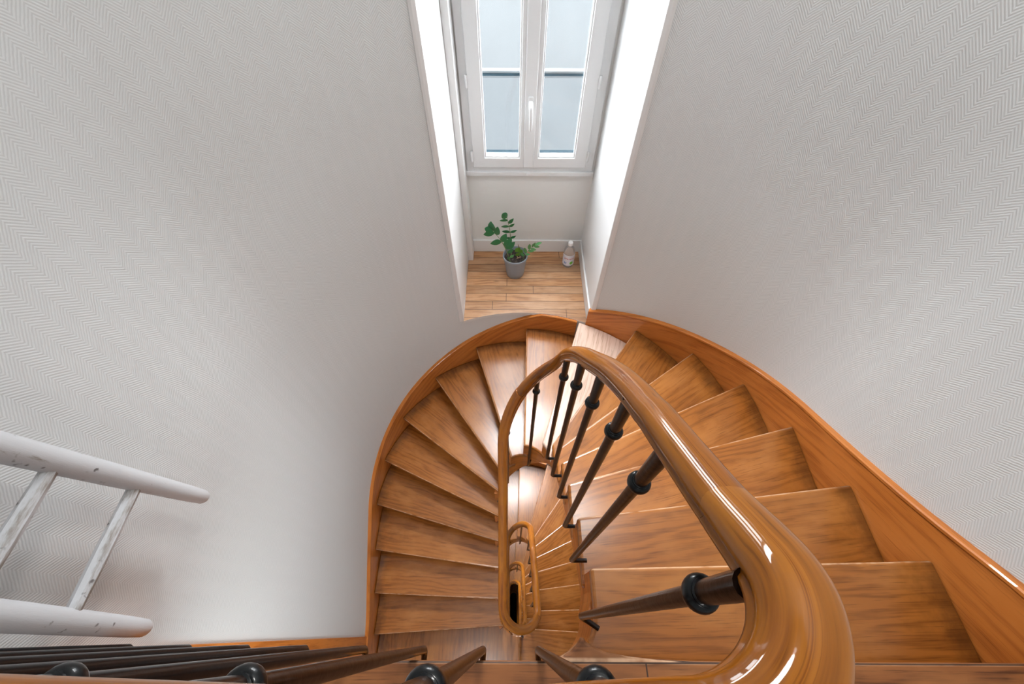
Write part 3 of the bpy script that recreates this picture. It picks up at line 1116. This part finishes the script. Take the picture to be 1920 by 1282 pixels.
# outside: guard bar in front of the glass, courtyard wall and yard
g = empty('guard_bar', (0.11, 2.66, 0.03))
tag(g, 'blue-grey horizontal guard bar outside the window glass', 'guard bar')
gm = plain('blue_grey_painted_steel', (0.014, 0.034, 0.047), 0.8, spec=0.05)
box('bar', -0.296, 0.515, 2.645, 2.675, 0.005, 0.022, gm, g, bevel=0.003)
box('bar_cap', -0.296, 0.515, 2.640, 2.682, 0.022, 0.034, plain('pale_bar_top', (0.11, 0.12, 0.125), 0.8, spec=0.05), g, bevel=0.003)
for gx in (-0.325, 0.535):
    box('wall_fixing', gx - .03, gx + .01 + .02, 2.64, 2.68, -0.01, 0.045, gm, g, bevel=0.003)
o = box('window_sill_outside', -0.33, 0.55, 2.54, 2.575, WIN_Z0 + 0.070, WIN_Z0 + 0.086, plain('zinc_sill', (0.007, 0.019, 0.027), 0.8, spec=0.05), None, bevel=.003)
o.name = 'trim_6'
tag(o, 'blue-grey metal sill outside the window', kind='structure')
cw = plain('blue_grey_render_of_courtyard_wall', (0.0240, 0.0275, 0.0300), 0.8, var=0.12, bscale=1.3)
for xx in (-3.2, 3.2):  # unseen side walls added to cut the sky light on the courtyard wall
    tag(box('wall_courtyard_shade', xx - .1, xx + .1, 2.75, 6.0, -16, -1.2, cw), 'unseen blue-grey side wall added to shade the courtyard', kind='structure')
cw2 = plain('paler_render_of_courtyard_wall', (0.0320, 0.0350, 0.0370), 0.8, var=0.12, bscale=1.3)
tag(box('wall_courtyard_upper', -3.3, 3.3, 6.0, 6.3, -1.45, -0.25, cw2), 'paler upper part of the courtyard wall', kind='structure')
o = box('wall_courtyard', -3.3, 3.3, 5.96, 6.3, -16, -1.45, cw)
tag(o, 'pale courtyard wall seen blurred through the window', kind='structure')
o = box('floor_courtyard', -3.3, 3.3, 2.75, 6.3, -16.2, -16, plain('yard_paving', (0.25, 0.27, 0.28), 0.8, var=.1, bscale=2))
tag(o, 'courtyard paving far below the window', kind='structure')

# ------------------------------------------------------------------ ladder on the left wall
def ladder_mat(name, worn, sc=(30, 30, 6)):
    mt, nt, bs, out = new_mat(name)
    tc = N(nt, 'ShaderNodeTexCoord')
    mp = N(nt, 'ShaderNodeMapping', {'Vector': tc.outputs['Object'], 'Scale': sc})
    no = N(nt, 'ShaderNodeTexNoise', {'Vector': mp.outputs[0], 'Scale': 1.0, 'Detail': 6.0, 'Roughness': 0.7})
    n2 = N(nt, 'ShaderNodeTexNoise', {'Vector': tc.outputs['Object'], 'Scale': 38.0, 'Detail': 3.0})
    c = mixc(nt, ramp(nt, no.outputs[0], 0.62 - worn, 0.74 - worn * .8), (0.53, 0.54, 0.56), (0.25, 0.22, 0.19))
    c = mixc(nt, ramp(nt, n2.outputs[0], 0.66, 0.74), c, (0.13, 0.12, 0.12))
    nt.links.new(c, bs.inputs['Base Color'])
    bs.inputs['Roughness'].default_value = 0.55
    bp = N(nt, 'ShaderNodeBump', {'Height': no.outputs[0], 'Strength': 0.4, 'Distance': 0.003})
    nt.links.new(bp.outputs[0], bs.inputs['Normal'])
    return mt


def make_ladder():
    root = empty('ladder', (-0.93, 0.165, -0.17))
    tag(root, 'old white-painted round-pole wooden ladder hung against the left wall', 'ladder')
    mr, mg = ladder_mat('worn_white_paint', 0.0), ladder_mat('worn_rung_paint', 0.17, (16, 4, 22))
    X = -0.93
    za, zb = -0.175, -0.155
    ya = lambda z: 0.328 - 0.10 * (z + 0.17)
    yb_ = lambda z: 0.000 + 0.045 * (z + .155)
    for nm, f, z0, sgn in (('pole', ya, za, 1), ('pole', yb_, zb, 0)):
        zs = [z0, z0 + .004, z0 + .012, z0 + .06, z0 + .20, z0 + .35, z0 + .6, z0 + 1.1, z0 + 1.75, z0 + 1.76]
        rs = [0.010, .0165, .0195, .0215, .0235, .0255, .0265, .027, .025, .010]
        tube(nm, [(X, f(z), z) for z in zs], rs, mr, root, seg=20)
    for i in range(7):
        z = 0.086 + 0.215 * i
        y0, y1 = yb_(z), ya(z)
        if z > 1.5:
            break
        tube('rung', [(X, y0 - .005, z), (X, y0 + .02, z), (X, (y0 + y1) / 2, z), (X, y1 - .02, z), (X, y1 + .005, z)], [.0125, .0145, .0165, .0145, .0125], mg, root, seg=8, smooth=False)
    # iron hooks that carry it on the wall (above the picture)
    for f in (ya, yb_):
        z = 1.30
        tube('hook', [(OCX - R_WALL - .01, f(z), z + .03), (X + .03, f(z), z + .03), (X + .045, f(z), z + .06)], .006, MW['iron'], root, seg=8)
    return root


make_ladder()

# ------------------------------------------------------------------ potted plant
def leaf_mesh(name, base, d, side_dir, length, width, mat, parent, cup=0.15):
    """thin pointed leaflet from base along d"""
    d = Vector(d).normalized()
    sd_ = Vector(side_dir)
    sd_ = (sd_ - d * sd_.dot(d)).normalized()
    nn = d.cross(sd_).normalized()
    base = Vector(base)
    n = 9
    vs_ = []
    for layer in (0, 1):
        for i in range(n):
            t = i / (n - 1)
            w = width * 0.5 * (math.sin(PI * (t ** 0.85)) ** 0.75) if 0 < t < 1 else width * 0.03
            droop = -nn * (t * t) * length * 0.10
            for j in (-1, 0, 1):
                p = base + d * (t * length) + sd_ * (w * j) + droop + nn * (abs(j) * w * cup) - nn * (0.0011 * layer)
                vs_.append(p)
    fs = []
    m_ = n * 3
    for i in range(n - 1):
        for j in range(2):
            a = i * 3 + j
            fs.append((a, a + 1, a + 4, a + 3))
            fs.append((m_ + a, m_ + a + 3, m_ + a + 4, m_ + a + 1))
    for i in range(n - 1):
        a = i * 3
        fs.append((a, a + 3, m_ + a + 3, m_ + a))
        a += 2
        fs.append((a, m_ + a, m_ + a + 3, a + 3))
    o = mk(name, vs_, fs, mat, parent, None, smooth=True)
    fix_normals(o)
    return o


def make_plant():
    zf = NICHE_Z
    cx_, cy_ = 0.021, 2.232
    root = empty('potted_plant', (cx_, cy_, zf))
    tag(root, 'green feathery-leaved plant in a grey pot on the recess floor', 'potted plant')
    potm = plain('blue_grey_plastic_pot', (0.235, 0.27, 0.31), 0.42)
    prof = [(0.0, 0.0), (0.060, 0.0), (0.064, 0.003), (0.070, 0.05), (0.079, 0.125), (0.084, 0.166), (0.088, 0.168), (0.0905, 0.174), (0.0905, 0.186), (0.089, 0.190), (0.085, 0.190),
            (0.083, 0.186), (0.078, 0.130), (0.070, 0.110), (0.0, 0.110)]
    lathe('pot', prof, (cx_, cy_, zf), potm, root, seg=48, close=False)
    # soil, uneven disc
    mt, nt, bs, out = new_mat('dark_potting_soil')
    tc = N(nt, 'ShaderNodeTexCoord')
    no = N(nt, 'ShaderNodeTexNoise', {'Vector': tc.outputs['Object'], 'Scale': 70.0, 'Detail': 6.0, 'Roughness': .75})
    nt.links.new(mixc(nt, ramp(nt, no.outputs[0], .4, .72), (0.012, 0.009, 0.008), (0.11, 0.075, 0.06)), bs.inputs['Base Color'])
    bs.inputs['Roughness'].default_value = 0.9
    prof = [(0.0802, 0.150), (0.078, 0.160), (0.060, 0.164), (0.040, 0.160), (0.02, 0.166), (0.0, 0.165)]
    so = lathe('soil', prof, (cx_, cy_, zf), mt, root, seg=40, close=False)
    for v in so.data.vertices:
        if v.co.xy.length < .078:
            v.co.z += random.uniform(-.004, .005)
    chipm = plain('pale_bark', (0.48, 0.30, 0.20), .7)
    for (dx, dy, r_) in ((.02, -.012, .4), (.034, -.004, 1.5), (.012, .006, 2.2)):
        p = Vector((cx_ + dx, cy_ + dy, zf + .170))
        d = Vector((math.cos(r_), math.sin(r_), .2)) * .011
        tube('bark_chip', [p - d, p, p + d], [.002, .005, .002], chipm, so, seg=6, smooth=False)
    green = plain('deep_green_leaf', (0.020, 0.155, 0.055), 0.30, var=0.35, bscale=9)
    green2 = plain('yellow_green_leaf', (0.12, 0.27, 0.03), 0.35, var=0.25, bscale=12)
    green3 = plain('mid_green_leaf', (0.07, 0.24, 0.075), 0.38, var=0.25, bscale=12)
    stemm = plain('pale_green_stem', (0.16, 0.21, 0.09), 0.5)
    brown = plain('dry_brown_shoot', (0.17, 0.085, 0.05), 0.6)
    zs = zf + 0.158

    def frond(pts, leaves, mat, length, width, r0=.0045):
        pts = [Vector(p) for p in pts]
        # smooth the stem
        fine = []
        for i in range(len(pts) - 1):
            p0 = pts[max(0, i - 1)]; p1 = pts[i]; p2 = pts[i + 1]; p3 = pts[min(len(pts) - 1, i + 2)]
            for q in range(5):
                t = q / 5
                fine.append(0.5 * ((2 * p1) + (p2 - p0) * t + (2 * p0 - 5 * p1 + 4 * p2 - p3) * t * t + (3 * p1 - p0 - 3 * p2 + p3) * t ** 3))
        fine.append(pts[-1])
        n = len(fine)
        s = tube('stem', fine, [r0 * (1 - .75 * i / (n - 1)) for i in range(n)], stemm, root, seg=8)
        for (t, ang, lf_, wf) in leaves:
            i = min(n - 2, int(t * (n - 1)))
            p = fine[i]
            tan = (fine[i + 1] - fine[i]).normalized()
            # leaflets spread left and right in the plane that faces the stair
            sidev = Vector((1, 0, 0.0))
            sidev = (sidev - tan * sidev.dot(tan)).normalized()
            d = tan * math.cos(ang) + sidev * math.sin(ang) + Vector((0, -0.22, 0))
            leaf_mesh('leaf', p, d, tan.cross(d).cross(d) * -1, length * lf_, width * wf, mat, s)

    # tall middle frond
    frond([(cx_ - .030, cy_ + .01, zs), (cx_ - .034, cy_ + .015, zs + .12), (cx_ - .040, cy_ + .012, zs + .25), (cx_ - .062, cy_ + .002, zs + .372)],
          [(.47, .95, .8, .7), (.50, -1.2, .6, .6), (.64, 1.1, .9, .75), (.66, -1.0, 1.1, .9), (.76, 1.0, .8, .7), (.79, -1.1, 1.0, .8), (.86, .75, 1.05, .9),
           (.87, -1.1, .95, .75), (.93, -1.0, .8, .8), (1.0, -.35, 1.1, 1.7)], green,   .060, .027)
    # left frond with broad leaves
    frond([(cx_ - .045, cy_ - .03, zs), (cx_ - .062, cy_ - .035, zs + .10), (cx_ - .105, cy_ - .03, zs + .20), (cx_ - .16, cy_ - .03, zs + .285)],
          [(.28, .95, .9, .8), (.42, 1.10, 1.35, 1.35), (.52, .95, 1.35, 1.35), (.64, .85, 1.2, 1.25), (.66, -1.05, 1.15, 1.25), (.80, .70, 1.15, 1.2), (.90, -.9, 1.1, 1.3),
           (.95, .45, 1.3, 1.5), (1.0, -.35, 1.0, 1.3)], green, .070, .036)
    # small low leaf by the rim
    frond([(cx_ - .036, cy_ - .055, zs), (cx_ - .040, cy_ - .055, zs + .035), (cx_ - .038, cy_ - .055, zs + .06)], [(.6, -.7, .7, .8), (.9, .6, .9, .9)], green3, .045, .024)
    # right frond, paler, leaning right
    frond([(cx_ + .052, cy_ - .025, zs), (cx_ + .065, cy_ - .02, zs + .045), (cx_ + .098, cy_ - .01, zs + .09), (cx_ + .145, cy_ + .0, zs + .13)],
          [(.30, -.9, 1.0, .9), (.42, .9, .7, .7), (.50, -.9, 1.1, 1.0), (.60, .8, .8, .8), (.70, -.8, 1.1, 1.0), (.78, .9, .8, .8), (.86, -.5, 1.0, .95), (.92, .7, .8, .8),
           (1.0, .05, 1.0, 1.0)], green3, .052, .024, .0035)
    # short yellow green frond with a dry brown tip
    frond([(cx_ + .036, cy_ + .005, zs), (cx_ + .030, cy_ + .0, zs + .04), (cx_ + .024, cy_ - .0, zs + .07)], [(.35, -.7, .9, 1.0), (.5, .5, 1.0, 1.0), (.8, -.4, 1.0, 1.1), (1.0, .3, .7, 1.0)], green2, .052, .034)
    tube('dry_shoot', [(cx_ + .040, cy_ + .02, zs), (cx_ + .032, cy_ + .018, zs + .06), (cx_ + .018, cy_ + .014, zs + .115)], [.002, .005, .002], brown, root, seg=8)
    return root


make_plant()


# ------------------------------------------------------------------ plastic bottle
def make_bottle():
    x, y, z = 0.424, 2.325, NICHE_Z
    root = empty('bottle', (x, y, z))
    tag(root, 'clear plastic bottle with white cap and small label in the recess corner', 'bottle')
    mt, nt, bs, out = new_mat('clear_plastic')
    bs.inputs['Base Color'].default_value = (.92, .93, .95, 1)
    bs.inputs['Roughness'].default_value = 0.12
    bs.inputs['Transmission Weight'].default_value = 0.75
    bs.inputs['IOR'].default_value = 1.2
    prof = [(0.0, 0.002), (0.034, 0.0), (0.040, 0.006), (0.041, 0.03), (0.0385, 0.05), (0.041, 0.07), (0.0425, 0.12), (0.041, 0.145), (0.035, 0.165), (0.022, 0.182), (0.0145, 0.190), (0.0135, 0.200), (0.0, 0.200)]
    b = lathe('bottle_body', prof, (x, y, z), mt, root, seg=32, close=False)
    lathe('bottle_cap', [(0.0, 0.198), (0.0165, 0.198), (0.0175, 0.201), (0.0175, 0.222), (0.0155, 0.226), (0.0, 0.227)], (x, y, z), plain('white_cap', (.85, .85, .86), .35), root, seg=24, close=False)

    def patch(name, a0, a1, z0_, z1_, r_, mat, parent, shape=None):
        vs_, fs = [], []
        n = 12
        for i in range(n + 1):
            a = a0 + (a1 - a0) * i / n
            for (zz, rr) in ((z0_, r_), (z1_, r_), (z1_, r_ + .0006), (z0_, r_ + .0006)):
                if shape:
                    t = 2 * i / n - 1
                    h = math.sqrt(max(.003, 1 - t * t)) * (z1_ - z0_) / 2
                    zm = (z0_ + z1_) / 2
                    zz = zm + (h if zz == z1_ else -h)
                vs_.append((x + rr * math.cos(a), y + rr * math.sin(a), z + zz))
        for i in range(n):
            for j in range(4):
                fs.append((i * 4 + j, i * 4 + (j + 1) % 4, (i + 1) * 4 + (j + 1) % 4, (i + 1) * 4 + j))
        fs += [(0, 1, 2, 3), tuple(reversed(range(n * 4, n * 4 + 4)))]
        return fix_normals(mk(name, vs_, fs, mat, parent, None, smooth=False))
    lab = patch('bottle_label', PI * 1.03, PI * 1.97, 0.028, 0.128, 0.0432, plain('pale_label', (.66, .68, .76), .5), root)
    pink = plain('label_red_print', (.50, .20, .20), .5)
    blue = plain('label_blue_print', (.13, .25, .55), .5)
    for i in range(7):
        a = PI * 1.22 + i * .26
        patch('label_print', a, a + .15, 0.090 + .002 * (i % 2), 0.103, 0.0440, pink, lab)
    for i in range(2):
        a = PI * 1.24 + i * .24
        patch('label_print', a, a + .14, 0.046, 0.064, 0.0440, blue, lab)
    patch('label_print', PI * 1.54, PI * 1.54 + .62, 0.042, 0.070, 0.0440, plain('label_green_print', (.16, .50, .06), .5), lab, shape=1)
    return root


make_bottle()

r_ = empty('landing_fill_lamp', (.10, -.95, 2.33))  # bodies of the added fill lamps, all out of view
tag(r_, 'added round white fill lamp over the top landing', 'lamp')
lathe('fill_lamp_body', [(0.0, 0.0), (0.26, 0.0), (0.26, 0.03), (0.0, 0.05)], (.10, -.95, 2.42), MW['white'], r_, seg=32, close=False)
tube('cable', [(.10, -.95, 2.46), (.10, -.95, CEIL_Z)], .003, MW['white'], r_, seg=8)
for st in range(NST - 1):
    z = 1.10 - STOREY * st
    r_ = empty('recess_fill_lamp', (0.095, 2.12, z - .06))
    tag(r_, 'added white fill lamp panel under the head of the window recess' if st == 0 else 'added white fill lamp panel in the window recess %s storey down' % ['', 'one', 'two', 'three'][st], 'lamp', 'added fill lamp panels in the window recesses')
    box('fill_lamp_body', -0.23, 0.42, 1.93, 2.31, z - 0.012, z, MW['white'], r_, bevel=.004)
    r_ = empty('under_landing_fill_lamp', (-.35, -.55, -.34 - STOREY * st))
    tag(r_, 'added round fill lamp under the landing' if st == 0 else 'added round fill lamp under the landing %s storey down' % ['', 'one', 'two', 'three'][st], 'lamp', 'added round fill lamps under the landings')
    lathe('fill_lamp_body', [(0.0, 0.0), (0.26, 0.0), (0.26, 0.02), (0.0, 0.02)], (-.35, -.55, -.357 - STOREY * st), MW['white'], r_, seg=32, close=False)

# ------------------------------------------------------------------ ceiling lamp that lights the stair head
root = empty('pendant_light', (LAMP_XYZ[0], LAMP_XYZ[1], LAMP_XYZ[2] + .04))
tag(root, 'round white pendant light above the stairwell', 'pendant light')
tube('cable', [(LAMP_XYZ[0], LAMP_XYZ[1], ZT), (LAMP_XYZ[0], LAMP_XYZ[1], LAMP_XYZ[2] + .08)], .003, MW['white'], root, seg=8)
lathe('lamp_base', [(0.0, 0.0), (0.17, 0.0), (0.175, 0.01), (0.175, 0.045), (0.0, 0.045)], (LAMP_XYZ[0], LAMP_XYZ[1], LAMP_XYZ[2] + .045), MW['white'], root, seg=40, close=False)
em, nt, bs, out = new_mat('lit_opal_glass')
bs.inputs['Base Color'].default_value = (.9, .9, .9, 1)
bs.inputs['Emission Color'].default_value = (1, .95, .88, 1)
bs.inputs['Emission Strength'].default_value = 3.0
lathe('lamp_glass', [(0.0, -0.02), (0.08, -0.017), (0.13, -0.008), (0.15, 0.0), (0.0, 0.0)], (LAMP_XYZ[0], LAMP_XYZ[1], LAMP_XYZ[2] + .045), em, root, seg=40, close=False)

for o in list(bpy.data.objects):
    if '_o' in o:
        del o['_o']
